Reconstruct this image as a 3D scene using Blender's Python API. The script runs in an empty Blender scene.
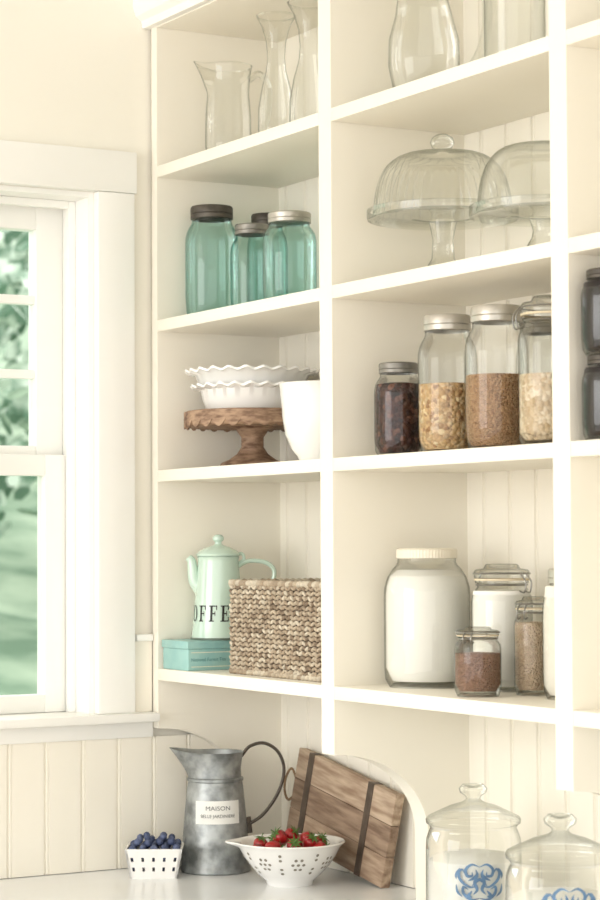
import bpy, bmesh, math, random
from mathutils import Vector, Matrix
random.seed(7)
D=bpy.data
COL=bpy.context.scene.collection
pi=math.pi
bpy.context.scene.view_settings.view_transform='Standard'
# ------------------------------------------------------------ helpers
def srgb(r,g,b):
    f=lambda c:(c/255/12.92) if c/255<=.04045 else ((c/255+.055)/1.055)**2.4
    return (f(r),f(g),f(b),1)
def newmat(name):
    m=D.materials.new(name); m.use_nodes=True
    nt=m.node_tree; b=nt.nodes.get('Principled BSDF'); return m,nt,b
def mat(name,col,rough=.5,metal=0,noise=0,nscale=20,col2=None,bump=0,bscale=200,coat=0,stretch=None,detail=4,lo=.35,hi=.65):
    m,nt,b=newmat(name)
    b.inputs['Base Color'].default_value=col
    b.inputs['Roughness'].default_value=rough
    b.inputs['Metallic'].default_value=metal
    if coat: b.inputs['Coat Weight'].default_value=coat
    tc=nt.nodes.new('ShaderNodeTexCoord'); mp=nt.nodes.new('ShaderNodeMapping')
    nt.links.new(tc.outputs['Object'],mp.inputs[0])
    if stretch: mp.inputs['Scale'].default_value=stretch
    n=nt.nodes.new('ShaderNodeTexNoise'); n.inputs['Scale'].default_value=nscale; n.inputs['Detail'].default_value=detail
    nt.links.new(mp.outputs[0],n.inputs['Vector'])
    if col2 is None:
        k=1-noise; col2=(col[0]*k,col[1]*k,col[2]*k,1)
    r=nt.nodes.new('ShaderNodeValToRGB')
    r.color_ramp.elements[0].position=lo; r.color_ramp.elements[0].color=col
    r.color_ramp.elements[1].position=hi; r.color_ramp.elements[1].color=col2
    nt.links.new(n.outputs['Fac'],r.inputs[0]); nt.links.new(r.outputs[0],b.inputs['Base Color'])
    if bump:
        n2=nt.nodes.new('ShaderNodeTexNoise'); n2.inputs['Scale'].default_value=bscale
        nt.links.new(mp.outputs[0],n2.inputs['Vector'])
        bp=nt.nodes.new('ShaderNodeBump'); bp.inputs['Strength'].default_value=bump; bp.inputs['Distance'].default_value=.002
        nt.links.new(n2.outputs['Fac'],bp.inputs['Height']); nt.links.new(bp.outputs[0],b.inputs['Normal'])
    return m
def grain(name,cols,scale,rough=.6,squash=(1,1,1)):
    "voronoi cells coloured individually: beans, grains"
    m,nt,b=newmat(name)
    tc=nt.nodes.new('ShaderNodeTexCoord'); mp=nt.nodes.new('ShaderNodeMapping'); mp.inputs['Scale'].default_value=squash
    nt.links.new(tc.outputs['Object'],mp.inputs[0])
    v=nt.nodes.new('ShaderNodeTexVoronoi'); v.inputs['Scale'].default_value=scale
    nt.links.new(mp.outputs[0],v.inputs['Vector'])
    sp=nt.nodes.new('ShaderNodeSeparateColor'); nt.links.new(v.outputs['Color'],sp.inputs[0])
    r=nt.nodes.new('ShaderNodeValToRGB'); e=r.color_ramp.elements
    e[0].color=cols[0]; e[1].color=cols[-1]
    for i,c in enumerate(cols[1:-1]):
        x=e.new((i+1)/(len(cols)-1)); x.color=c
    nt.links.new(sp.outputs[0],r.inputs[0])
    nt.links.new(r.outputs[0],b.inputs['Base Color'])
    bp=nt.nodes.new('ShaderNodeBump'); bp.inputs['Strength'].default_value=1; bp.inputs['Distance'].default_value=.005; bp.invert=True
    nt.links.new(v.outputs['Distance'],bp.inputs['Height']); nt.links.new(bp.outputs[0],b.inputs['Normal'])
    b.inputs['Roughness'].default_value=rough
    return m
def glass(name,center,edge,refl=1.0,rough=.015,ior=1.5,p0=.35,p1=.97,bump=.12):
    m=D.materials.new(name); m.use_nodes=True; nt=m.node_tree; nt.nodes.clear()
    out=nt.nodes.new('ShaderNodeOutputMaterial')
    lw=nt.nodes.new('ShaderNodeLayerWeight'); lw.inputs['Blend'].default_value=.5
    r=nt.nodes.new('ShaderNodeValToRGB'); e=r.color_ramp.elements
    e[0].position=p0; e[0].color=center; e[1].position=p1; e[1].color=edge
    nt.links.new(lw.outputs['Facing'],r.inputs[0])
    t=nt.nodes.new('ShaderNodeBsdfTransparent'); nt.links.new(r.outputs[0],t.inputs[0])
    g=nt.nodes.new('ShaderNodeBsdfGlossy'); g.inputs['Roughness'].default_value=rough; g.inputs['Color'].default_value=(refl,refl,refl,1)
    fr=nt.nodes.new('ShaderNodeFresnel'); fr.inputs['IOR'].default_value=ior
    tc=nt.nodes.new('ShaderNodeTexCoord'); n=nt.nodes.new('ShaderNodeTexNoise'); n.inputs['Scale'].default_value=25
    nt.links.new(tc.outputs['Object'],n.inputs['Vector'])
    bp=nt.nodes.new('ShaderNodeBump'); bp.inputs['Strength'].default_value=bump; bp.inputs['Distance'].default_value=.004
    nt.links.new(n.outputs['Fac'],bp.inputs['Height']); nt.links.new(bp.outputs[0],g.inputs['Normal']); nt.links.new(bp.outputs[0],fr.inputs['Normal'])
    mx=nt.nodes.new('ShaderNodeMixShader')
    mn=nt.nodes.new('ShaderNodeMath'); mn.operation='MINIMUM'; mn.inputs[1].default_value=.5
    nt.links.new(fr.outputs[0],mn.inputs[0])
    nt.links.new(mn.outputs[0],mx.inputs[0]); nt.links.new(t.outputs[0],mx.inputs[1]); nt.links.new(g.outputs[0],mx.inputs[2])
    nt.links.new(mx.outputs[0],out.inputs[0])
    return m

def finish(bm,name,mats,parent=None,loc=(0,0,0),rotz=0,smooth=True,ang=35,normals=True):
    if normals: bmesh.ops.recalc_face_normals(bm,faces=bm.faces)
    if smooth:
        for f in bm.faces: f.smooth=True
        for e in bm.edges:
            if len(e.link_faces)==2:
                try:
                    if e.calc_face_angle()>math.radians(ang): e.smooth=False
                except: pass
    me=D.meshes.new(name); bm.to_mesh(me); bm.free()
    if not isinstance(mats,(list,tuple)): mats=[mats]
    for m in mats: me.materials.append(m)
    o=D.objects.new(name,me); COL.objects.link(o)
    o.location=loc; o.rotation_euler=(0,0,rotz)
    if parent: o.parent=parent
    return o
def empty(name,loc=(0,0,0),rotz=0):
    o=D.objects.new(name,None); o.empty_display_size=.05; COL.objects.link(o); o.location=loc; o.rotation_euler=(0,0,rotz); return o
def addbox(bm,x0,x1,y0,y1,z0,z1,mi=0,M=None,bev=0):
    vs=[bm.verts.new((x,y,z)) for x in (x0,x1) for y in (y0,y1) for z in (z0,z1)]
    idx=[(0,1,3,2),(4,6,7,5),(0,4,5,1),(2,3,7,6),(0,2,6,4),(1,5,7,3)]
    fs=[bm.faces.new([vs[i] for i in q]) for q in idx]
    for f in fs: f.material_index=mi
    if bev:
        es=list({e for f in fs for e in f.edges})
        r=bmesh.ops.bevel(bm,geom=es,offset=bev,segments=2,affect='EDGES',profile=.6)
        vs=list({v for f in r['faces'] for v in f.verts}|{v for v in vs if v.is_valid})
        for f in r['faces']: f.material_index=mi
    if M is not None: bmesh.ops.transform(bm,matrix=M,verts=[v for v in vs if v.is_valid])
def box(name,x0,x1,y0,y1,z0,z1,m,parent=None,bev=.0015):
    bm=bmesh.new(); addbox(bm,x0,x1,y0,y1,z0,z1,bev=bev)
    return finish(bm,name,m,parent)
def boxes(name,lst,m,parent=None,bev=.0015,**k):
    bm=bmesh.new()
    for b in lst: addbox(bm,*b,bev=bev)
    return finish(bm,name,m,parent,**k)
def addlathe(bm,prof,segs=48,mi=0,off=(0,0,0),mod=None):
    rings=[]
    for i,(r,z) in enumerate(prof):
        if r<=1e-6: rings.append([bm.verts.new((off[0],off[1],off[2]+z))])
        else:
            ring=[]
            for s in range(segs):
                a=2*pi*s/segs; rr,zz=(r,z) if not mod else mod(a,i,r,z)
                ring.append(bm.verts.new((off[0]+rr*math.cos(a),off[1]+rr*math.sin(a),off[2]+zz)))
            rings.append(ring)
    for a,b in zip(rings,rings[1:]):
        for s in range(segs):
            s2=(s+1)%segs
            if len(a)==1 and len(b)==1: break
            if len(a)==1: f=bm.faces.new([a[0],b[s],b[s2]])
            elif len(b)==1: f=bm.faces.new([a[s],b[0],a[s2]])
            else: f=bm.faces.new([a[s],b[s],b[s2],a[s2]])
            f.material_index=mi
def lathe(name,prof,m,parent=None,loc=(0,0,0),segs=48,mod=None,ang=35,rotz=0):
    bm=bmesh.new(); addlathe(bm,prof,segs,mod=mod); return finish(bm,name,m,parent,loc,rotz,ang=ang)
def smoothpath(pts,n=8,closed=False):
    P=[Vector(p) for p in pts]; out=[]; N=len(P)
    rng=range(N) if closed else range(N-1)
    for i in rng:
        p1=P[i];p2=P[(i+1)%N]
        p0=P[i-1] if (i>0 or closed) else p1*2-p2
        p3=P[(i+2)%N] if (i+2<N or closed) else p2*2-p1
        for k in range(n):
            t=k/n
            out.append(.5*((2*p1)+(-p0+p2)*t+(2*p0-5*p1+4*p2-p3)*t*t+(-p0+3*p1-3*p2+p3)*t**3))
    if not closed: out.append(P[-1])
    return out
def addtube(bm,pts,r,segs=10,closed=False,mi=0,smooth=True,n=8,flat=1.0):
    pts=smoothpath(pts,n,closed) if smooth else [Vector(p) for p in pts]
    N=len(pts); rings=[]; up=None
    for i,p in enumerate(pts):
        if closed: t=(pts[(i+1)%N]-pts[i-1])
        else: t=pts[min(i+1,N-1)]-pts[max(i-1,0)]
        t.normalize()
        if up is None:
            up=Vector((0,0,1)) if abs(t.z)<.9 else Vector((0,1,0))
        side=t.cross(up); side.normalize(); up=side.cross(t); up.normalize()
        rr=r(i/(N-1)) if callable(r) else r
        rings.append([bm.verts.new(p+side*math.cos(2*pi*k/segs)*rr*flat+up*math.sin(2*pi*k/segs)*rr) for k in range(segs)])
    L=list(zip(rings,rings[1:]))
    if closed: L.append((rings[-1],rings[0]))
    for a,b in L:
        for k in range(segs):
            f=bm.faces.new([a[k],a[(k+1)%segs],b[(k+1)%segs],b[k]]); f.material_index=mi
    if not closed:
        f=bm.faces.new(rings[0][::-1]); f.material_index=mi
        f=bm.faces.new(rings[-1]); f.material_index=mi
def tube(name,pts,r,m,parent=None,**k):
    loc=k.pop('loc',(0,0,0)); bm=bmesh.new(); addtube(bm,pts,r,**k); return finish(bm,name,m,parent,loc)
def extrude_poly(name,pts,axis,a0,a1,m,parent=None):
    bm=bmesh.new()
    def P(u,v,a):
        return (a,u,v) if axis=='X' else ((u,a,v) if axis=='Y' else (u,v,a))
    A=[bm.verts.new(P(u,v,a0)) for u,v in pts]; B=[bm.verts.new(P(u,v,a1)) for u,v in pts]
    bm.faces.new(A); bm.faces.new(B[::-1])
    n=len(pts)
    for i in range(n): bm.faces.new([A[i],B[i],B[(i+1)%n],A[(i+1)%n]])
    return finish(bm,name,m,parent,ang=25)
def text_polys(txt,size,bold=0):
    cu=D.curves.new('t','FONT'); cu.body=txt; cu.size=size; cu.align_x='CENTER'; cu.align_y='CENTER'; cu.offset=bold; cu.resolution_u=3
    o=D.objects.new('t',cu); COL.objects.link(o)
    bpy.context.view_layer.update()
    dg=bpy.context.evaluated_depsgraph_get()
    me=o.evaluated_get(dg).to_mesh()
    V=[(v.co.x,v.co.y) for v in me.vertices]; F=[tuple(p.vertices) for p in me.polygons]
    o.evaluated_get(dg).to_mesh_clear(); D.objects.remove(o)
    return V,F

# ------------------------------------------------------------ materials
WALL=mat('plaster_cream',srgb(245,241,229),.85,noise=.02,nscale=3,bump=.05)
PAINT=mat('painted_wood_white',srgb(246,241,228),.45,noise=.015,nscale=5,bump=.02,bscale=90)
TRIM=mat('trim_white',srgb(249,248,243),.4,noise=.01,nscale=5)
BEAD=mat('beadboard_cream',srgb(246,241,228),.5,noise=.02,nscale=6)
COUNTER=mat('marble_white',srgb(246,247,247),.18,col2=srgb(234,236,238),nscale=4,detail=9,stretch=(1,.35,1))
FLOOR=mat('oak_floor',srgb(200,182,156),.5,col2=srgb(174,152,124),nscale=6,stretch=(1,12,1))
WHITECER=mat('white_ceramic',srgb(244,243,240),.12,noise=.01,coat=.5)
CLEAR=glass('clear_glass',(.955,.96,.945,1),(.36,.39,.35,1),p0=.55)
CLEARJ=glass('jar_glass',(.965,.97,.955,1),(.42,.45,.41,1),refl=.8,p0=.58)
AQUA=glass('aqua_glass',srgb(224,242,239),srgb(124,184,178),p0=.45)
PANE=glass('window_pane',(.97,.99,.98,1),(.9,.93,.92,1),ior=1.2)
ZINC=mat('zinc_lid',srgb(150,146,138),.4,.5,noise=.35,nscale=40)
ZINCL=mat('tin_lid_light',srgb(205,200,190),.35,.6,noise=.2,nscale=40)
DARKLID=mat('aged_lid',srgb(98,92,84),.5,.5,noise=.4,nscale=60)
WHITELID=mat('cream_lid',srgb(234,226,208),.4,noise=.03)
WIRE=mat('steel_wire',srgb(150,148,142),.3,.8,noise=.1)
GASKET=mat('rubber_gasket',srgb(225,210,180),.6,noise=.05)
BEANS=grain('dark_beans',[srgb(34,17,15),srgb(80,42,34),srgb(52,26,22),srgb(128,84,66)],140)
WHEAT=grain('wheat_grain',[srgb(206,166,114),srgb(228,196,148),srgb(166,120,74),srgb(242,220,178)],160)
BROWN=grain('brown_sugar',[srgb(188,146,106),srgb(204,164,124),srgb(168,124,86)],300)
OATS=grain('rolled_oats',[srgb(230,210,180),srgb(208,182,146),srgb(244,230,208)],150)
FLOUR=mat('flour',srgb(245,243,237),.95,noise=.03,nscale=14,bump=.3,bscale=60)
SUGAR=mat('white_sugar',srgb(241,236,226),.9,noise=.04,nscale=60,bump=.2,bscale=300)
TAN=grain('almond_meal',[srgb(214,188,158),srgb(224,200,172),srgb(202,172,140)],350)
COCOA=grain('cocoa_mix',[srgb(154,118,98),srgb(174,136,114),srgb(138,102,84)],300)
JAM=mat('dark_preserves',srgb(24,13,15),.3,noise=.5,nscale=60)
MINT=mat('mint_enamel',srgb(202,225,210),.15,noise=.02,coat=.6)
BLACK=mat('black_letters',srgb(30,30,28),.5,noise=.1)
BLKENAMEL=mat('dark_enamel_edge',srgb(95,110,98),.3,noise=.1)
TEAL=mat('teal_tin',srgb(146,194,192),.35,.1,col2=srgb(164,206,200),nscale=30)
TEALD=mat('teal_dark_print',srgb(84,140,140),.5,noise=.1)
PALEP=mat('pale_print',srgb(235,236,214),.5,noise=.1)
SEA=[mat('seagrass_%d'%i,c,.8,noise=.22,nscale=150,bump=.3,bscale=400) for i,c in enumerate([srgb(192,176,154),srgb(172,154,132),srgb(212,200,180),srgb(140,122,102)])]
SEAIN=mat('basket_inner_shade',srgb(92,78,62),.9,noise=.3,nscale=80)  # dark tone standing in for shade between the stitches
WOODC=mat('distressed_wood',srgb(176,146,120),.7,col2=srgb(112,84,66),nscale=45,stretch=(1,1,3),bump=.4,detail=8)
GALV=mat('galvanised_steel',srgb(176,180,180),.45,.5,col2=srgb(120,124,124),nscale=34,detail=9,bump=.15,lo=.38,hi=.66)
GALVD=mat('dark_iron',srgb(92,84,76),.5,.5,noise=.3)
LABEL=mat('paper_label',srgb(236,236,231),.7,noise=.03)
OAK=[mat('board_wood_%d'%i,a,.6,col2=b,nscale=11,stretch=(1,7,7),detail=10,bump=.4,lo=.36,hi=.64) for i,(a,b) in enumerate([(srgb(188,164,140),srgb(134,108,88)),(srgb(164,140,118),srgb(116,92,74)),(srgb(200,178,154),srgb(150,124,102))])]
BAND=mat('board_dark_band',srgb(98,84,72),.55,.3,noise=.4,nscale=40)
LEATHER=mat('twine_loop',srgb(150,122,92),.8,noise=.3,nscale=90)
BERRY=mat('blueberry',srgb(54,66,98),.6,col2=srgb(94,106,140),nscale=60)
STRAW=mat('strawberry',srgb(180,30,32),.3,col2=srgb(138,14,22),nscale=60,bump=.4,bscale=500,coat=.3)
LEAF=mat('strawberry_leaf',srgb(88,122,56),.6,noise=.3)
HOLE=mat('hole_shadow',srgb(140,134,122),.9,noise=.1)
BLUEP=mat('blue_scroll_print',srgb(104,140,178),.4,noise=.35,nscale=60)
GREYIN=mat('milk_white_contents',srgb(232,232,228),.7,noise=.08,nscale=20,bump=.3,bscale=40)
OUTG=mat('grass_hill',srgb(112,140,116),.9,col2=srgb(178,196,172),nscale=1.6,detail=8)
OUTT=mat('tree_foliage',srgb(104,136,114),.9,col2=srgb(214,226,212),nscale=2.6,detail=12,lo=.44,hi=.56)
BARK=mat('bark',srgb(110,95,80),.9,noise=.3)

# ------------------------------------------------------------ room
ZC=.92; ZD=1.275; ZCs=1.631; ZB=1.902; ZA=2.182; ZT=2.435; CEIL=2.62
XW=-.03
YJ=-.112; YL=-.95; ZS=1.197; ZH=2.13
boxes('wall_left',[(-.20,XW,-4.2,YL,0,CEIL),(-.20,XW,YJ,.38,0,CEIL),(-.20,XW,YL,YJ,0,ZS-.003),(-.20,XW,YL,YJ,ZH,CEIL)],WALL,bev=0)
box('wall_back',XW,5.2,.272,.38,0,CEIL,WALL,bev=0)
box('floor',-.2,5.2,-4.2,.38,-.06,0,FLOOR,bev=0)
box('ceiling',-.2,5.2,-4.2,.38,CEIL,CEIL+.06,TRIM,bev=0)
cas=empty('trim_1')
boxes('casing',[(XW,-.010,YJ,-.040,ZS,ZH-.0005),(XW,-.010,YL-.072,YL,ZS,ZH-.0005),(XW,-.008,YL-.078,-.036,ZH,ZH+.075)],TRIM,cas,bev=.002)
box('stool',-.118,.014,YL-.1,-.002,ZS-.016,ZS,TRIM,cas,bev=.004)
box('sill_outer',-.21,-.118,YL,YJ,ZS-.02,ZS-.002,TRIM,cas,bev=.002)
box('apron',XW,-.016,YL-.08,-.002,ZS-.045,ZS-.016,TRIM,cas,bev=.002)
win=empty('window_1')
xo=-.19
boxes('jamb_liner',[(xo,XW-.001,YJ-.010,YJ-.0002,ZS,ZH-.0002),(xo,XW-.001,YL+.0002,YL+.010,ZS,ZH-.0002)],TRIM,win,bev=0)
box('jamb_head',xo,XW-.001,YL+.0102,YJ-.0102,ZH-.010,ZH-.0002,TRIM,win,bev=0)
boxes('stops',[(-.098,-.085,YJ-.024,YJ-.0102,ZS,ZH-.0102),(-.098,-.085,YL+.0102,YL+.024,ZS,ZH-.0102),(-.098,-.085,YL+.0242,YJ-.0242,ZH-.024,ZH-.0102)],TRIM,win,bev=.0015)
YG=-.175; YGL=YL+.063
def sash(name,x0,x1,z0,z1,rb,rtp,extra=[]):
    boxes(name,[(x0,x1,YG,YJ-.0104,z0,z1),(x0,x1,YL+.0104,YGL,z0,z1),(x0,x1-.0004,YGL+.0001,YG-.0001,rtp,z1-.0004),(x0,x1-.0004,YGL+.0001,YG-.0001,z0+.0004,rb)]+extra,TRIM,win,bev=.0015)
sash('sash_upper',-.178,-.142,1.635,ZH-.0106,1.677,2.072,[(-.172,-.150,YGL,YG,1.936,1.952),(-.172,-.150,YGL,YG,1.800,1.816),(-.1715,-.1505,-.54,-.524,1.677,2.072)])
sash('sash_lower',-.138,-.102,ZS+.0006,1.66,1.229,1.622)
boxes('glass_panes',[(-.163,-.159,YGL,YG,1.677,2.072),(-.122,-.118,YGL,YG,1.229,1.622)],PANE,win,bev=0)
def beadboard(name,axis,u0,u1,z0,z1,d,sgn,m,parent=None,pitch=.07,start=0):
    bm=bmesh.new(); prof=[(u0,0)]; u=u0+(start or pitch)
    while u<u1-.01:
        prof+=[(u-.003,0),(u-.001,-.004),(u+.001,-.004),(u+.003,0),(u+.006,0),(u+.007,-.0015),(u+.008,0)]
        u+=pitch
    prof.append((u1,0))
    A=[];B=[]
    for u,dd in prof:
        c=d+sgn*dd
        A.append(bm.verts.new((u,c,z0) if axis=='X' else (c,u,z0))); B.append(bm.verts.new((u,c,z1) if axis=='X' else (c,u,z1)))
    for i in range(len(A)-1): bm.faces.new([A[i],A[i+1],B[i+1],B[i]])
    return finish(bm,name,m,parent,smooth=False)
w=empty('trim_2')
beadboard('wainscot_boards','Y',-4.2,.270,ZC+.001,ZS-.045,-.022,1,BEAD,w)
boxes('wainscot_side_strip',[(XW,-.02,-.036,-.002,ZS,1.324)],BEAD,w,bev=.001)
box('wainscot_cap',XW,-.014,-.035,-.002,1.324,1.336,TRIM,w)

# ------------------------------------------------------------ shelving
sh=empty('shelving_unit')
XD=[.572,1.181,1.790,2.399]; TH=.038; DEP=.254
arc=[(.174,ZC+.001),(.174,1.032)]
for k in range(1,15):
    a=pi/2*k/14
    arc.append((.174*math.cos(a),1.032+.136*math.sin(a)))
poly=[(DEP+.012,ZC+.001)]+arc+[(0,CEIL-.002),(DEP+.012,CEIL-.002)]
extrude_poly('end_panel',poly,'X',-.0215,0,PAINT,sh)
for i,x in enumerate(XD): extrude_poly('divider_%d'%(i+1),poly,'X',x,x+TH,PAINT,sh)
ST=.021
xs=[0]+[x+TH for x in XD[:-1]]
for bi,(x0,x1) in enumerate(zip(xs,XD)):
    for li,z in enumerate([ZD,ZCs,ZB,ZA]):
        box('shelf_%d_%d'%(bi+1,li+1),x0,x1,0,DEP,z-ST,z,PAINT,sh,bev=.0012)
    box('top_rail_%d'%(bi+1),x0,x1,0,DEP,ZT,ZT+.03,PAINT,sh)
beadboard('back_boards','X',-.02,XD[-1]+TH,ZC+.001,CEIL-.01,DEP,-1,BEAD,sh,start=.045)
cr=[(0,2.437),(-.014,2.437),(-.017,2.450),(-.028,2.458),(-.034,2.475),(-.034,2.490),(-.044,2.505),(-.060,2.54),(-.066,2.56),(-.068,CEIL-.001),(0,CEIL-.001)]
extrude_poly('trim_3',cr,'X',-.0295,2.437,TRIM)
extrude_poly('countertop',[(-.43,.885),(-.434,.889),(-.434,.915),(-.43,ZC),(.270,ZC),(.270,.885)],'X',-.0285,2.45,COUNTER)
bc=empty('base_cabinet')
box('carcass',-.028,2.437,-.38,.27,.10,.885,PAINT,bc)
box('toe_kick',-.028,2.437,-.32,.27,0.0,.10,PAINT,bc)
for i in range(5):
    x0=-.01+i*.489
    boxes('door_%d'%(i+1),[(x0,x0+.475,-.40,-.38,.12,.87)],PAINT,bc)
    boxes('door_frame_%d'%(i+1),[(x0,x0+.06,-.408,-.40,.12,.87),(x0+.415,x0+.475,-.408,-.40,.12,.87),(x0+.06,x0+.415,-.408,-.40,.81,.87),(x0+.06,x0+.415,-.408,-.40,.12,.18)],PAINT,bc)

# ------------------------------------------------------------ jars
def mason(name,X,Y,Z,h,r,gm,lid,content=None,fill=0,segs=44,shoulder=.72):
    e=empty(name,(X,Y,Z))
    p=[(0,.003),(.80*r,.003),(.86*r,0),(.96*r,.012*h/.2),(r,.035*h/.2+.004),(r,(shoulder-.06)*h),(.985*r,(shoulder)*h),(.94*r,(shoulder+.05)*h),(.86*r,(shoulder+.09)*h),(.78*r,(shoulder+.12)*h),(.75*r,(shoulder+.14)*h),(.75*r,.93*h)]
    lathe('glass_body',p,gm,e,segs=segs,ang=60)
    t=.80*r
    lathe('lid',[(t-.002,.885*h),(t,.89*h),(t,.925*h),(t-.001,.93*h),(t,.935*h),(t,.985*h),(t-.002,h),(t-.008,h),(t-.009,h-.001),(0,h-.001)],lid,e,segs=segs)
    if content:
        f=fill; q=.965*r
        lathe('contents',[(0,.006),(.8*q,.006),(q,.02),(q,min(f,(shoulder-.08)*h))]+([(q*.93,f-.002)] if f>(shoulder-.0)*h else [])+[(q*.90 if f>(shoulder)*h else q*.99,f),(q*.5,f+.002),(0,f+.001)],content,e,segs=segs)
    return e
def clipjar(name,X,Y,Z,h,r,content,fill,gm=None,rot=0):
    gm=gm or CLEARJ
    e=empty(name,(X,Y,Z),rot)
    p=[(0,.004),(.8*r,.004),(.88*r,0),(r,.010),(r,.70*h),(.97*r,.745*h),(.86*r,.80*h),(.80*r,.82*h),(.80*r,.845*h),(.88*r,.85*h),(.88*r,.87*h)]
    lathe('glass_body',p,gm,e,ang=60)
    lathe('gasket',[(.80*r,.87*h),(.91*r,.87*h),(.91*r,.885*h),(.80*r,.885*h)],GASKET,e)
    lathe('glass_lid',[(.90*r,.885*h),(.91*r,.90*h),(.91*r,.94*h),(.86*r,.955*h),(.6*r,.965*h),(.55*r,.99*h),(.5*r,h),(0,h-.001)],gm,e,ang=60)
    bm=bmesh.new()
    ring=lambda rr,z:[(rr*math.cos(2*pi*i/16),rr*math.sin(2*pi*i/16),z) for i in range(16)]
    addtube(bm,ring(.84*r,.835*h),.0012,6,closed=True,n=3)
    addtube(bm,ring(.93*r,.925*h),.0012,6,closed=True,n=3)
    addtube(bm,[(.90*r,.006,.79*h),(1.12*r,.006,.78*h),(1.18*r,.006,.86*h),(.95*r,.006,.925*h)],.0012,6)
    addtube(bm,[(.90*r,-.006,.79*h),(1.12*r,-.006,.78*h),(1.18*r,-.006,.86*h),(.95*r,-.006,.925*h)],.0012,6)
    addtube(bm,[(-.86*r,0,.835*h),(-1.0*r,0,.86*h),(-.95*r,0,.925*h)],.0014,6)
    finish(bm,'wire_clasp',WIRE,e)
    q=.965*r; f=fill
    lathe('contents',[(0,.008),(.8*q,.008),(q,.018),(q,min(f,.69*h)),(q*.97,f),(0,f+.002)],content,e)
    return e

mason('aqua_mason_jar',.060,.080,ZB,.203,.048,AQUA,DARKLID)
mason('aqua_mason_jar',.152,.112,ZB,.161,.039,AQUA,ZINC)
mason('aqua_mason_jar',.080,.184,ZB,.194,.037,AQUA,DARKLID)
mason('aqua_mason_jar',.340,.080,ZB,.155,.046,AQUA,ZINCL)
mason('aqua_mason_jar',.438,.130,ZB,.155,.040,AQUA,ZINC)
mason('bean_jar',.692,.070,ZCs,.145,.038,CLEARJ,ZINC,BEANS,.112)
mason('wheat_jar',.813,.080,ZCs,.208,.045,CLEARJ,ZINCL,WHEAT,.104)
mason('brown_sugar_jar',.940,.080,ZCs,.210,.0465,CLEARJ,ZINCL,BROWN,.109)
mason('mason_jar',.905,.184,ZCs,.200,.036,CLEARJ,ZINC,BEANS,.09)
clipjar('oat_jar',1.085,.070,ZCs,.210,.046,OATS,.10,rot=-1.8)
for i in range(2):
    mason('preserve_jar',1.258,.037,ZCs+i*.1135,.113,.037,CLEARJ,DARKLID,JAM,.096)
    mason('preserve_jar',1.352,.060,ZCs+i*.1135,.113,.037,CLEARJ,DARKLID,JAM,.096)
def bigjar(name,X,Y,Z,h,r):
    e=empty(name,(X,Y,Z))
    p=[(0,.005),(.8*r,.005),(.88*r,0),(.98*r,.012),(r,.03),(r,.66*h),(.985*r,.72*h),(.92*r,.79*h),(.80*r,.85*h),(.71*r,.88*h),(.68*r,.90*h),(.68*r,.93*h)]
    lathe('glass_body',p,CLEARJ,e,segs=56,ang=60)
    t=.70*r
    bm=bmesh.new()
    def md(a,i,rr,z): return (rr*(1+.008*math.cos(60*a)) if i in(1,2,3) else rr,z)
    addlathe(bm,[(t-.002,.925*h),(t,.93*h),(t,.955*h),(t,.99*h),(t-.003,h),(0,h)],180,mod=md)
    finish(bm,'lid',WHITELID,e)
    q=.955*r
    lathe('contents',[(0,.01),(.85*q,.01),(q,.03),(q,.66*h),(.97*q,.73*h),(.90*q,.80*h),(.7*q,.845*h),(0,.85*h)],FLOUR,e,segs=56)
bigjar('flour_jar',.700,.115,ZD,.214,.067)
clipjar('sugar_jar',.843,.155,ZD,.190,.046,FLOUR,.150,rot=.2)
clipjar('almond_meal_jar',.946,.138,ZD,.143,.029,TAN,.105,rot=-1.2)
clipjar('cocoa_jar',.922,.055,ZD,.100,.034,COCOA,.062,rot=-1.0)
mason('sugar_mason_jar',1.046,.134,ZD,.185,.044,CLEARJ,ZINCL,SUGAR,.16)

# ------------------------------------------------------------ top row glassware
def glasspitcher(name,X,Y,Z,h,r,yaw,prof,hr=.006):
    e=empty(name,(X,Y,Z),yaw)
    def md(a,i,rr,z):
        k=max(0,(z/h-.75)/.25)
        d=abs(a%(2*pi)-pi)
        s=math.exp(-(d/.45)**2)
        return rr+s*k*r*.45,z+s*k*h*.05
    lathe('body',[(a*r,b*h) for a,b in prof],CLEAR,e,mod=md,ang=60,segs=56)
    tube('handle',[(.9*r,0,.86*h),(1.35*r,0,.92*h),(1.75*r,0,.78*h),(1.7*r,0,.5*h),(1.35*r,0,.28*h),(.95*r,0,.24*h)],hr,CLEAR,e)
YAW=math.radians(59.7)
RIMT=[(1.02,.985),(1.05,1),(1.02,1.004),(.99,.99)]
glasspitcher('glass_pitcher',.078,.105,ZA,.178,.042,YAW,[(0,.03),(.8,.03),(.85,0),(.95,.05),(1,.2),(.98,.5),(.9,.72),(.95,.88)]+RIMT)
glasspitcher('large_glass_pitcher',.718,.105,ZA,.205,.056,YAW,[(0,.04),(.6,.04),(.65,0),(.85,.08),(1,.28),(.98,.48),(.8,.66),(.68,.78),(.72,.9),(.85,.985),(.86,1),(.82,1)],.008)
for X,Y,h,r in ((.262,.10,.232,.032),(.335,.125,.243,.036)):
    lathe('glass_vase',[(a*r,b*h) for a,b in [(0,.04),(.7,.04),(.8,0),(.95,.05),(1,.15),(.98,.3),(.8,.45),(.55,.58),(.48,.68),(.55,.8),(.8,.92),(1.05,.985),(1.08,.995),(1.04,1),(1.0,.985)]],CLEAR,loc=(X,Y,ZA),ang=60)
lathe('glass_cylinder_vase',[(0,.012),(.038,.012),(.042,0),(.045,.006),(.045,.215),(.047,.22),(.044,.221)],CLEAR,loc=(.965,.10,ZA),ang=60)

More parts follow.
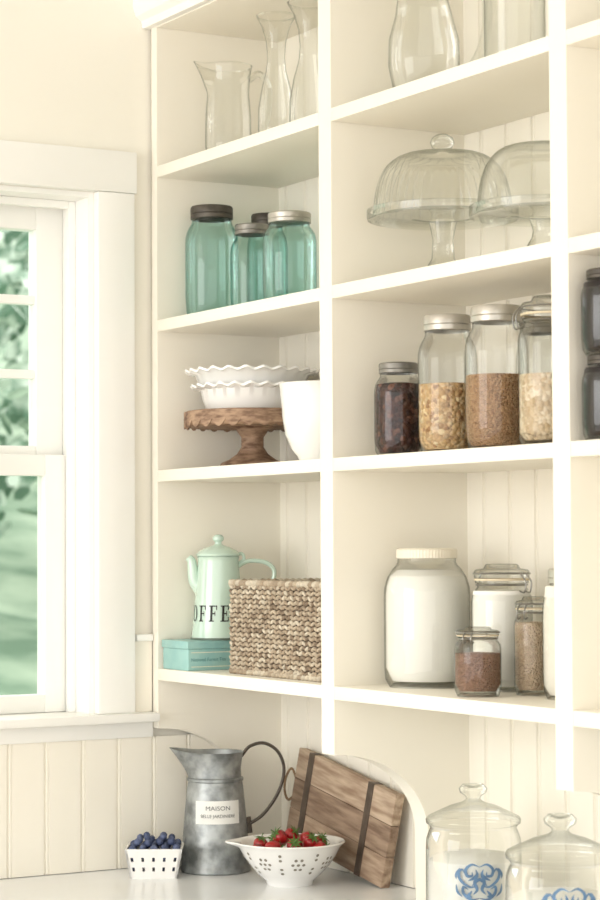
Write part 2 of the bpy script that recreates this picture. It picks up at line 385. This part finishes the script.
# ------------------------------------------------------------ glass cake stands with domes
def cakedome(name,X,Y,Z,ps,R,rd,hd,knob,rib):
    e=empty(name,(X,Y,Z))
    lathe('stand',[(.048,0),(.052,.003),(.046,.010),(.026,.022),(.018,.035),(.016,ps*.6),(.022,ps-.012),(.045,ps-.006),(R*.85,ps-.003),(R*.99,ps-.010),(R,ps-.006),(R,ps+.005),(R*.985,ps+.006),(R*.97,ps)],CLEAR,e,segs=64,ang=50)
    def md(a,i,rr,z): return ((rr*(1+rib*math.cos(44*a)),z) if 0<i<9 else (rr,z))
    prf=[(rd*1.02,ps+.0012),(rd*1.01,ps+.004)]
    for k in range(1,12):
        t=k/12
        prf.append((rd*(math.cos(t*pi/2)**.42),ps+.004+hd*math.sin(t*pi/2)**1.1))
    prf.append((.010,ps+hd+.004))
    if knob:
        z=ps+hd; prf+=[(.008,z+.007),(.016,z+.013),(.019,z+.020),(.016,z+.028),(.008,z+.033),(0,z+.034)]
    else: prf.append((0,ps+hd+.005))
    lathe('dome',prf,CLEAR,e,segs=264,mod=md,ang=70)
cakedome('glass_cake_stand',.734,.127,ZB,.106,.118,.106,.090,True,.016)
cakedome('glass_cake_stand',1.002,.122,ZB,.076,.108,.096,.090,False,0)

# ------------------------------------------------------------ wooden cake stand and white dishes
ws=empty('wooden_cake_stand',(.127,.125,ZCs))
R=.122
lathe('pedestal',[(0,0),(.057,0),(.060,.004),(.056,.010),(.042,.016),(.028,.026),(.020,.038),(.020,.056),(.030,.070),(.050,.076),(0,.077)],WOODC,ws)
lathe('plate',[(0,.074),(R-.006,.074),(R-.002,.078),(R-.002,.098),(R-.006,.102),(0,.102)],WOODC,ws,segs=96)
def skirt(a,i,rr,z):
    return (rr, z-.013*abs(math.sin(a*14)) if i in (0,3,4) else z)
lathe('scalloped_apron',[(R,.084),(R,.100),(R-.003,.100),(R-.003,.084),(R,.084)],WOODC,ws,segs=280,mod=skirt)
def piedish(name,z0,h,rb,rt,n,ph):
    def md(a,i,rr,z):
        k=[0,0,0,0,.35,1,1,.35,0,0,0][i]
        return rr*(1+.022*k*math.cos(n*a+ph)),z+.0022*k*math.cos(n*a+ph)
    lathe(name,[(0,.002),(rb-.004,.002),(rb,0),(rb+.55*(rt-rb-.014),h*.45),(rt-.016,h*.88),(rt,h-.001),(rt,h+.003),(rt-.018,h*.92),(rb+.5*(rt-rb-.02),h*.45),(rb-.006,.006),(0,.006)],WHITECER,loc=(.128,.124,z0),segs=220,mod=md,ang=60)
piedish('ruffled_pie_dish',ZCs+.1022,.042,.080,.108,24,0)
piedish('ruffled_pie_dish',ZCs+.1250,.046,.078,.118,24,1.6)
lathe('mixing_bowl',[(0,.004),(.034,.004),(.036,0),(.039,.002),(.041,.008),(.052,.022),(.062,.045),(.067,.075),(.069,.105),(.071,.126),(.073,.130),(.069,.131),(.065,.105),(.063,.075),(.058,.047),(.048,.026),(.034,.014),(0,.010)],WHITECER,loc=(.438,.085,ZCs),segs=64)

# ------------------------------------------------------------ tea tin & coffee pot
BT=.052
tin=empty('tea_tin')
box('tin_body',.008,.106,.006,.150,ZD,ZD+.038,TEAL,tin,bev=.002)
box('tin_lid',.006,.108,.004,.152,ZD+.038,ZD+BT,TEAL,tin,bev=.002)
def flattext(name,txt,size,m,parent,fn,bold=0):
    V,F=text_polys(txt,size,bold); bm=bmesh.new()
    vs=[bm.verts.new(fn(x,y)) for x,y in V]
    for f in F:
        try: bm.faces.new([vs[i] for i in f])
        except: pass
    return finish(bm,name,m,parent,smooth=False,normals=False)
flattext('tin_lettering','National Forest Tea',.0085,TEALD,tin,lambda x,y:(.1065,.046+x,ZD+.019+y))
boxes('tin_print_border',[(.1058,.1064,.012,.144,ZD+.006,ZD+.0075),(.1058,.1064,.012,.144,ZD+.031,ZD+.0325)],PALEP,tin,bev=0)
pot=empty('enamel_coffee_pot',(.062,.090,ZD+BT),YAW)
def pr(z): return .0485-(.0485-.0365)*z/.140
lathe('body',[(0,.002),(.044,.002),(.0475,0),(.0490,.003),(pr(.006),.006),(pr(.05),.05),(pr(.10),.10),(pr(.14),.140),(.037,.144),(.038,.147),(.0365,.149),(0,.149)],MINT,pot,segs=64,ang=50)
lathe('lid',[(.039,.1492),(.0395,.152),(.036,.157),(.024,.164),(.010,.168),(.006,.171),(.006,.174),(.010,.178),(.010,.183),(.006,.187),(0,.188)],MINT,pot,segs=48)
lathe('base_rim',[(.0488,.0002),(.0502,.001),(.0502,.003),(.0488,.004)],BLKENAMEL,pot,segs=64)
tube('spout',[(-.030,0,.085),(-.043,0,.105),(-.046,0,.125),(-.048,0,.140),(-.054,0,.147)],lambda t:.012-.0055*t,MINT,pot,segs=14)
tube('handle',[(.034,0,.130),(.055,0,.140),(.085,0,.137),(.100,0,.122),(.094,0,.095),(.070,0,.068),(.044,0,.045)],.0042,MINT,pot,segs=10,flat=1.5)
tube('lid_hinge',[(.030,0,.150),(.042,0,.153),(.046,0,.143),(.036,0,.135)],.003,MINT,pot)
def bar(x0,x1,y0,y1,n=4):
    return [[(x0+(x1-x0)*i/n,y0),(x0+(x1-x0)*(i+1)/n,y0),(x0+(x1-x0)*(i+1)/n,y1),(x0+(x1-x0)*i/n,y1)] for i in range(n)]
def ringp(a0,a1,n=28):
    out=[]
    for i in range(n):
        q=[]
        for a in (a0+(a1-a0)*i/n,a0+(a1-a0)*(i+1)/n):
            q.append(((.36+.36*math.cos(a),.5+.51*math.sin(a)),(.36+.20*math.cos(a),.5+.46*math.sin(a))))
        out.append([q[0][0],q[1][0],q[1][1],q[0][1]])
    return out
F_=bar(.14,.33,0,1,2)+bar(.02,.70,.93,1)+bar(.02,.46,0,.07)+bar(.33,.52,.46,.54)+bar(.50,.56,.36,.64,1)+bar(.62,.70,.72,1,1)
E_=bar(.14,.33,0,1,2)+bar(.02,.70,.93,1)+bar(.02,.72,0,.07)+bar(.33,.52,.46,.54)+bar(.50,.56,.36,.64,1)+bar(.62,.70,.72,1,1)+bar(.64,.72,0,.30,1)
O_=ringp(0,2*pi)
C_=ringp(.75,2*pi-.75)+bar(.58,.64,.66,.98,1)
bm=bmesh.new(); H=.0285; W=H*.76; tot=6*W*.98
for i,L in enumerate([C_,O_,F_,F_,E_,E_]):
    for q in L:
        vs=[]
        for x,y in q:
            z=.033+y*H; rr=pr(z)+.0006; a=-pi/2-.36+((x*W)+i*W*.98-tot/2)/rr
            vs.append(bm.verts.new((rr*math.cos(a),rr*math.sin(a),z)))
        try: bm.faces.new(vs)
        except: pass
finish(bm,'coffee_lettering',BLACK,pot,smooth=False,normals=False)

# ------------------------------------------------------------ seagrass basket
bx0,bx1,by0,by1,bh=.206,.556,.030,.220,.162
bk=empty('seagrass_basket',(0,0,ZD))
t=.006
boxes('gap_shade_liner',[(bx0+t,bx1-t,by0+t,by0+t+.003,.002,bh-.008),(bx0+t,bx1-t,by1-t-.003,by1-t,.002,bh-.008),(bx0+t,bx0+t+.003,by0+t,by1-t,.002,bh-.008),(bx1-t-.003,bx1-t,by0+t,by1-t,.002,bh-.008),(bx0+t,bx1-t,by0+t,by1-t,.001,.005)],SEAIN,bk,bev=0)  # dark box behind the weave; its colour paints the shade in the gaps
bm=bmesh.new()
def stitch(bm,c,ax,L,r,mi):
    ax=Vector(ax).normalized(); up=Vector((0,0,1)) if abs(ax.z)<.9 else Vector((1,0,0))
    s=ax.cross(up).normalized(); u=s.cross(ax)
    n=8; c=Vector(c)
    rings=[]
    for k,(tt,rr) in enumerate([(-.5,.35),(-.28,.9),(0,1),(.28,.9),(.5,.35)]):
        rings.append([bm.verts.new(c+ax*L*tt+(s*math.cos(2*pi*j/n)+u*math.sin(2*pi*j/n))*r*rr) for j in range(n)])
    for a,b in zip(rings,rings[1:]):
        for j in range(n):
            f=bm.faces.new([a[j],a[(j+1)%n],b[(j+1)%n],b[j]]); f.material_index=mi
    bm.faces.new(rings[0]).material_index=mi; bm.faces.new(rings[-1]).material_index=mi
rows=18; rp=(bh-.016)/rows
def side(p0,p1,nrm):
    p0=Vector(p0);p1=Vector(p1); Ls=(p1-p0).length; dirn=(p1-p0).normalized()
    nc=int(round(Ls/.0185)); cp=Ls/nc
    for c in range(nc):
        for r_ in range(rows):
            z=.007+rp*(r_+.5)
            for s in (-1,1):
                pos=p0+dirn*(cp*(c+.5)+s*cp*.25)+Vector((0,0,z))+Vector(nrm)*(random.uniform(-.0008,.0010))
                ax=dirn+Vector((0,0,1))*s*.65+Vector((0,0,random.uniform(-.12,.12)))
                stitch(bm,pos,ax,cp*.64,.0034+random.uniform(-.0004,.0003),random.choice([0,0,1,2,0,1,3]))
i=.004
side((bx0+i,by0+i,0),(bx1-i,by0+i,0),(0,-1,0)); side((bx1-i,by0+i,0),(bx1-i,by1-i,0),(1,0,0))
side((bx1-i,by1-i,0),(bx0+i,by1-i,0),(0,1,0)); side((bx0+i,by1-i,0),(bx0+i,by0+i,0),(-1,0,0))
def rim(z,r):
    cs=[(bx0+i,by0+i),(bx1-i,by0+i),(bx1-i,by1-i),(bx0+i,by1-i)]
    for a,b in zip(cs,cs[1:]+cs[:1]):
        a=Vector((*a,z));b=Vector((*b,z)); L=(b-a).length; n=int(L/.012); d=(b-a)/n
        for k in range(n):
            stitch(bm,a+d*(k+.5),d.normalized()+Vector((0,0,.35)),.018,r,random.choice([0,1,2,2]))
rim(bh-.006,.0056); rim(.0052,.0048)
finish(bm,'woven_body',SEA,bk,ang=80)

# ------------------------------------------------------------ galvanised pitcher
gp=empty('galvanised_pitcher',(.085,.070,ZC),YAW)
hh=.210
def gmod(a,i,rr,z):
    k=max(0,(z-.165)/(hh-.165)); d=abs((a)%(2*pi)-pi); s=math.exp(-(d/.55)**2)
    return rr+s*k*.030, z+s*k*.006-(1-s)*k*.001
prof=[(0,.003),(.056,.003),(.0595,0),(.0625,.002),(.0630,.008),(.0610,.011),(.0605,.016),(.0590,.045),(.0595,.047),(.0585,.050),(.0545,.100),(.0500,.145),(.0480,.158),(.0500,.160),(.0500,.164),(.0465,.166),(.0455,.180),(.0475,.196),(.0500,hh-.001),(.0510,hh+.001),(.049,hh),(.0455,.196),(.044,.180),(.0455,.16),(.047,.145),(.055,.05),(.057,.008),(0,.008)]
lathe('body',prof,GALV,gp,segs=72,mod=gmod,ang=40)
tube('handle',[(.047,0,.202),(.062,0,.219),(.088,0,.224),(.112,0,.208),(.122,0,.177),(.112,0,.138),(.086,0,.100),(.057,0,.080)],.0030,GALVD,gp,flat=1.8)
tube('handle_rivet_plate',[(.0565,0,.094),(.058,0,.080),(.0595,0,.066)],.004,GALVD,gp,flat=1.6)
def gr(z): return .0585-(.0585-.0500)*(z-.05)/.095
def wrap(x,z,off,ang0=-pi/2+.13):
    r_=gr(z)+off; a=ang0+x/r_; return (r_*math.cos(a),r_*math.sin(a),z)
bm=bmesh.new(); lw_,lz0,lz1=.084,.088,.128; N=20
A=[bm.verts.new(wrap(-lw_/2+lw_*k/N,lz0,.0008)) for k in range(N+1)]; B=[bm.verts.new(wrap(-lw_/2+lw_*k/N,lz1,.0008)) for k in range(N+1)]
for k in range(N): bm.faces.new([A[k],A[k+1],B[k+1],B[k]])
finish(bm,'paper_label',LABEL,gp,normals=False)
DKG=mat('label_print',srgb(110,112,112),.6,noise=.1)
flattext('label_text_1','MAISON',.0105,DKG,gp,lambda x,y:wrap(x*1.15,.115+y,.0016))
flattext('label_text_2','BELLE JARDINIERE',.0080,DKG,gp,lambda x,y:wrap(x,.1015+y,.0016))

# ------------------------------------------------------------ berry basket
bb=empty('ceramic_berry_basket',(.079,-.046,ZC),YAW)
bm=bmesh.new()
hw0,hw1,hb=.040,.050,.052
def hwz(z): return hw0+(hw1-hw0)*z/hb
for sidei in range(4):
    Rm=Matrix.Rotation(sidei*pi/2,4,'Z')
    def panel(u0,u1,z0,z1):
        vs=[]
        for off in (0,.004):
            for u,z in ((u0,z0),(u1,z0),(u1,z1),(u0,z1)):
                hwv=hwz(z)
                vs.append(bm.verts.new(Rm@Vector((u*hwv,-(hwv-off),z))))
        for q in ((0,1,2,3),(7,6,5,4),(0,4,5,1),(1,5,6,2),(2,6,7,3),(3,7,4,0)): bm.faces.new([vs[k] for k in q])
    panel(-1,1,0,.013); panel(-1,1,.020,.030); panel(-1,1,.037,hb)
    nsl=5; gap=.10
    for k in range(nsl+1):
        c=-1+2*k/nsl; hwid=(2/nsl-gap)/2
        panel(max(-1,c-hwid),min(1,c+hwid),.013,.020); panel(max(-1,c-hwid),min(1,c+hwid),.030,.037)
addbox(bm,-hw0+.002,hw0-.002,-hw0+.002,hw0-.002,.001,.006)
finish(bm,'basket_body',WHITECER,bb,smooth=False)
bm=bmesh.new()
def ico(bm,c,r,mi=0,sub=2):
    g=bmesh.ops.create_icosphere(bm,subdivisions=sub,radius=r,matrix=Matrix.Translation(c))
    for v in g['verts']:
        for f in v.link_faces: f.material_index=mi
for lay,(z,hwv) in enumerate([(.012,.030),(.025,.034),(.038,.037),(.052,.038),(.061,.028),(.068,.014)]):
    n=max(2,int(hwv*2/.0135))
    for a in range(n):
        for b in range(n):
            ico(bm,(-hwv+2*hwv*(a/(n-1))+random.uniform(-.002,.002),-hwv+2*hwv*(b/(n-1))+random.uniform(-.002,.002),z+random.uniform(-.002,.002)),random.uniform(.0060,.0072))
finish(bm,'blueberries',BERRY,bb,ang=80)

# ------------------------------------------------------------ colander with strawberries
co=empty('berry_colander',(.291,.103,ZC),YAW)
K=1.03
cp=[(0,.010),(.030,.008),(.034,.000),(.038,.000),(.040,.008),(.052,.018),(.066,.034),(.077,.050),(.084,.064),(.090,.070),(.092,.072),(.090,.074),(.082,.070),(.074,.053),(.062,.036),(.048,.021),(.034,.013),(0,.012)]
cp=[(a*K,b) for a,b in cp]
def cm(a,i,rr,z):
    if 9<=i<=11:
        s=math.exp(-((abs(a%(2*pi)-pi))/.22)**2)
        return rr+.016*s,z
    return rr,z
lathe('bowl',cp,WHITECER,co,segs=96,mod=cm,ang=50)
bm=bmesh.new()
def hole(a,z,rad=.0029):
    zs=[(.018,.052*K),(.034,.066*K),(.050,.077*K),(.064,.084*K)]
    for (za,ra),(zb,rb) in zip(zs,zs[1:]):
        if za<=z<=zb:
            k=(z-za)/(zb-za); rr=ra+(rb-ra)*k; sl=Vector((rb-ra,zb-za)).normalized()
            break
    c=Vector((rr*math.cos(a),rr*math.sin(a),z)); tan=Vector((-math.sin(a),math.cos(a),0)); upv=Vector((math.cos(a)*sl.x,math.sin(a)*sl.x,sl.y)); nn=tan.cross(upv)
    if nn.x*c.x+nn.y*c.y<0: nn=-nn
    bm.faces.new([bm.verts.new(c+nn*.0006+(tan*math.cos(2*pi*k/10)+upv*math.sin(2*pi*k/10))*rad) for k in range(10)])
for g in range(8):
    a0=2*pi*g/8+.2
    hole(a0,.042)
    for k in range(6): hole(a0+.125*math.cos(k*pi/3),.042+.0095*math.sin(k*pi/3))
    for dz in (.026,.034,.050,.058): hole(a0+pi/8,dz)
finish(bm,'drain_hole_shade',HOLE,co,smooth=False,normals=False)  # dark discs on a solid bowl, painted as the shade inside holes
bm=bmesh.new()
def strawb(c,rx,rz,s=.82):
    M=Matrix.Translation(c)@Matrix.Rotation(rz,4,'Z')@Matrix.Rotation(rx,4,'X')@Matrix.Scale(s,4)
    before=set(bm.verts)
    addlathe(bm,[(0,-.019),(.005,-.017),(.011,-.008),(.0145,.002),(.0140,.009),(.009,.014),(0,.0145)],20,0)
    for k in range(8):
        a=2*pi*k/8
        p=[(0,0,.0148),(.008*math.cos(a-.35),.008*math.sin(a-.35),.0165),(.019*math.cos(a),.019*math.sin(a),.014+random.uniform(-.003,.008)),(.008*math.cos(a+.35),.008*math.sin(a+.35),.0165)]
        f=bm.faces.new([bm.verts.new(q) for q in p]); f.material_index=1
    addtube(bm,[(0,0,.014),(.001,0,.021),(.003,0,.027)],.0011,6,mi=1)
    bmesh.ops.transform(bm,matrix=M,verts=[v for v in bm.verts if v not in before])
for c,rx,rz in [((-.05,0,.066),.3,.5),((-.028,-.035,.067),1.9,2.2),((.0,.012,.080),.9,1.2),((.006,-.035,.068),.9,.3),((.033,-.015,.071),-.7,4),((.05,.02,.066),.6,1),((-.02,.035,.068),1.2,5),((.02,.045,.066),1.4,3),((-.03,.0,.052),2,1),((.02,0,.050),2,2),((0,-.02,.038),1,1),((-.055,-.02,.060),2.1,2.8),((.0,.0,.03),1,1),((.05,-.025,.062),1.2,2),((-.015,-.01,.080),-.9,2.0),((.028,.012,.076),1.7,.6)]:
    strawb(c,rx,rz)
finish(bm,'strawberries',[STRAW,LEAF],co,ang=70)

# ------------------------------------------------------------ cutting board
th_=math.radians(9.3); lean=Vector((0,.015,.154)).normalized()
ex=Vector((1,0,0))*math.cos(th_)-lean*math.sin(th_)
ey=Vector((1,0,0))*math.sin(th_)+lean*math.cos(th_)
ez=ex.cross(ey)
org=Vector((.416,.206,ZC+.0005))
cb=empty('wooden_cutting_board')
Mb=Matrix(((ex.x,ey.x,ez.x,org.x),(ex.y,ey.y,ez.y,org.y),(ex.z,ey.z,ez.z,org.z),(0,0,0,1)))
cb.matrix_world=Mb
L=.333; Hb=.160; T=.018
bm=bmesh.new()
for k,(a,b) in enumerate([(0,.052),(.0525,.106),(.1065,Hb)]):
    addbox(bm,-L,0,a,b,-T,0,mi=k,bev=.002)
finish(bm,'planks',OAK,cb)
boxes('bands',[(-L+.040,-L+.058,-.0008,Hb+.0008,-T-.0008,.0015),(-.088,-.070,-.0008,Hb+.0008,-T-.0008,.0015)],BAND,cb,bev=.001)
tube('twine_loop',[(-L+.004,.10,-.004),(-L-.014,.118,0),(-L-.026,.100,.002),(-L-.024,.076,.002),(-L-.010,.062,0),(-L+.004,.074,-.004)],.0018,LEATHER,cb,flat=1.3)
fx=-L+.03
pw=Mb@Vector((fx,0,-T/2))
ft=box('rest_peg',pw.x-.008,pw.x+.008,pw.y-.006,pw.y+.006,ZC,pw.z+.004,OAK[1])
ft.parent=cb; ft.matrix_parent_inverse=Mb.inverted()

# ------------------------------------------------------------ glass canisters on counter
def canister(name,X,Y,h,r,zp):
    e=empty(name,(X,Y,ZC))
    hbod=h*.72
    lathe('glass_body',[(0,.004),(.85*r,.004),(.9*r,0),(.97*r,.004),(r,.02),(r,hbod*.80),(.985*r,hbod*.90),(.93*r,hbod*.97),(.90*r,hbod),(.93*r,hbod+.004)],CLEAR,e,segs=64,ang=60)
    z=hbod+.006
    lathe('glass_lid',[(.93*r,z-.001),(.99*r,z+.001),(r,z+.006),(.97*r,z+.010),(.80*r,z+.016),(.5*r,z+.026),(.22*r,z+.032),(.15*r,z+.036),(.16*r,z+.040),(.28*r,z+.046),(.30*r,z+.052),(.22*r,z+.058),(.10*r,h-.001),(0,h)],CLEAR,e,segs=64,ang=60)
    lathe('contents',[(0,.008),(.8*r,.008),(.95*r,.02),(.95*r,hbod*.70),(.8*r,hbod*.74),(.4*r,hbod*.77),(0,hbod*.75)],GREYIN,e,segs=48)
    bm=bmesh.new()
    def strip(pts,wd):
        P=smoothpath([(x*.9,y*.9,0) for x,y in pts],8); n=len(P); a_=[];b_=[]
        for k,p in enumerate(P):
            tt=(P[min(k+1,n-1)]-P[max(k-1,0)]).normalized(); s=Vector((-tt.y,tt.x,0)); wv=wd*(.2+math.sin(pi*k/(n-1)))
            for arr,sg in ((a_,1),(b_,-1)):
                q=p+s*wv*sg*.5; an=math.radians(-28)+q.x/r; rr=r+.0008
                arr.append(bm.verts.new((rr*math.cos(an),rr*math.sin(an),zp+q.y)))
        for k in range(n-1): bm.faces.new([a_[k],a_[k+1],b_[k+1],b_[k]])
    for s in (-1,1):
        strip([(0,.026),(s*.012,.030),(s*.022,.022),(s*.020,.012),(s*.012,.012),(s*.012,.018)],.0038)
        strip([(s*.004,-.004),(s*.016,-.006),(s*.030,.004),(s*.034,.016),(s*.028,.022),(s*.024,.016)],.0038)
        strip([(0,-.024),(s*.014,-.026),(s*.026,-.016),(s*.026,-.006),(s*.018,-.010)],.0038)
        strip([(s*.002,.012),(s*.008,.002),(s*.004,-.010),(s*.010,-.018)],.004)
        strip([(s*.028,-.022),(s*.036,-.014),(s*.038,-.002)],.003)
        strip([(s*.006,.022),(s*.004,.014),(s*.010,.008),(s*.018,.004)],.004)
        strip([(s*.032,.024),(s*.038,.014),(s*.038,.006)],.003)
        strip([(s*.012,-.012),(s*.018,-.020),(s*.012,-.022)],.004)
    strip([(-.012,-.004),(0,.006),(.012,-.004)],.004)
    finish(bm,'blue_scroll_print',BLUEP,e,smooth=False,normals=False)
canister('glass_canister',.838,.103,.214,.071,.082)
canister('glass_canister',1.205,-.012,.214,.073,.104)

# ------------------------------------------------------------ garden outside
garden=empty('garden')
bm=bmesh.new(); from mathutils import noise as N_
nx,ny=60,60; grid=[]
for a in range(nx+1):
    row=[]
    for b in range(ny+1):
        x=-.6-a*.6; y=-22+b*.8
        z=-.3+ (max(0,-x-3)**1.25)*.085+.5*N_.noise(Vector((x*.25,y*.25,0)))*min(1,a/8)
        row.append(bm.verts.new((x,y,z)))
    grid.append(row)
for a in range(nx):
    for b in range(ny): bm.faces.new([grid[a][b],grid[a+1][b],grid[a+1][b+1],grid[a][b+1]])
finish(bm,'hillside',OUTG,garden)
for q,(x,y,z0,s) in enumerate([(-11,3.2,.2,2.0),(-13,6.2,.6,2.4),(-15,1,1,2.2),(-9,5.2,.0,1.3),(-18,9,1.8,3),(-20,6,2.4,2.6),(-20,12,2.4,2.8)]):
    bm=bmesh.new()
    for k in range(1300):
        d=Vector((random.gauss(0,1),random.gauss(0,1),random.gauss(0,1))).normalized()*(random.random()**.4)
        c=Vector((d.x*s*.85,d.y*s*.85,s*1.3+d.z*s*.8)); rr=s*random.uniform(.03,.06)
        n=Vector((random.gauss(0,1),random.gauss(0,1),random.gauss(0,1))).normalized(); u=n.orthogonal().normalized(); v=n.cross(u)
        bm.faces.new([bm.verts.new(c+(u*math.cos(t_*pi/3)*rr+v*math.sin(t_*pi/3)*rr*.6)) for t_ in range(6)])
    addtube(bm,[(0,0,-1),(0,0,.6*s),(0,0,1.3*s)],.06*s,8,mi=1)
    finish(bm,'tree_%d'%(q+1),[OUTT,BARK],garden,loc=(x,y,z0),ang=80,smooth=False)

# ------------------------------------------------------------ light
wd=D.worlds.new('World'); bpy.context.scene.world=wd; wd.use_nodes=True
bg=wd.node_tree.nodes['Background']; bg.inputs[0].default_value=(1.0,.985,.955,1); bg.inputs[1].default_value=2.3
def area(name,loc,tgt,sx,sy,pw_,col):
    l=D.lights.new(name,'AREA'); l.shape='RECTANGLE'; l.size=sx; l.size_y=sy; l.energy=pw_; l.color=col
    o=D.objects.new(name,l); COL.objects.link(o); o.location=loc
    o.rotation_euler=(Vector(tgt)-Vector(loc)).to_track_quat('-Z','Y').to_euler(); return o
area('front_fill_light',(1.2,-4.0,1.9),(.7,0,1.5),2.2,1.6,42,(1,.99,.98))  # added fill to brighten the shelf fronts; no window stands here

# ------------------------------------------------------------ camera
f=2222.0
a=math.radians(30.3); pt=math.atan(95/f); rho=.005
d0=Vector((-math.cos(a),math.sin(a),0)); r0=Vector((math.sin(a),math.cos(a),0)); z0=Vector((0,0,1))
fw=d0*math.cos(pt)+z0*math.sin(pt); up=z0*math.cos(pt)-d0*math.sin(pt)
rt=r0*math.cos(rho)-up*math.sin(rho); up2=up*math.cos(rho)+r0*math.sin(rho)
cd=D.cameras.new('camera'); cam=D.objects.new('camera',cd); COL.objects.link(cam)
cd.sensor_fit='VERTICAL'; cd.sensor_height=36; cd.lens=f/900*36
cd.dof.use_dof=True; cd.dof.focus_distance=3.6; cd.dof.aperture_fstop=8
Cp=Vector((3.582,-1.796,1.495)); bk_=-fw
cam.matrix_world=Matrix(((rt.x,up2.x,bk_.x,Cp.x),(rt.y,up2.y,bk_.y,Cp.y),(rt.z,up2.z,bk_.z,Cp.z),(0,0,0,1)))
bpy.context.scene.camera=cam
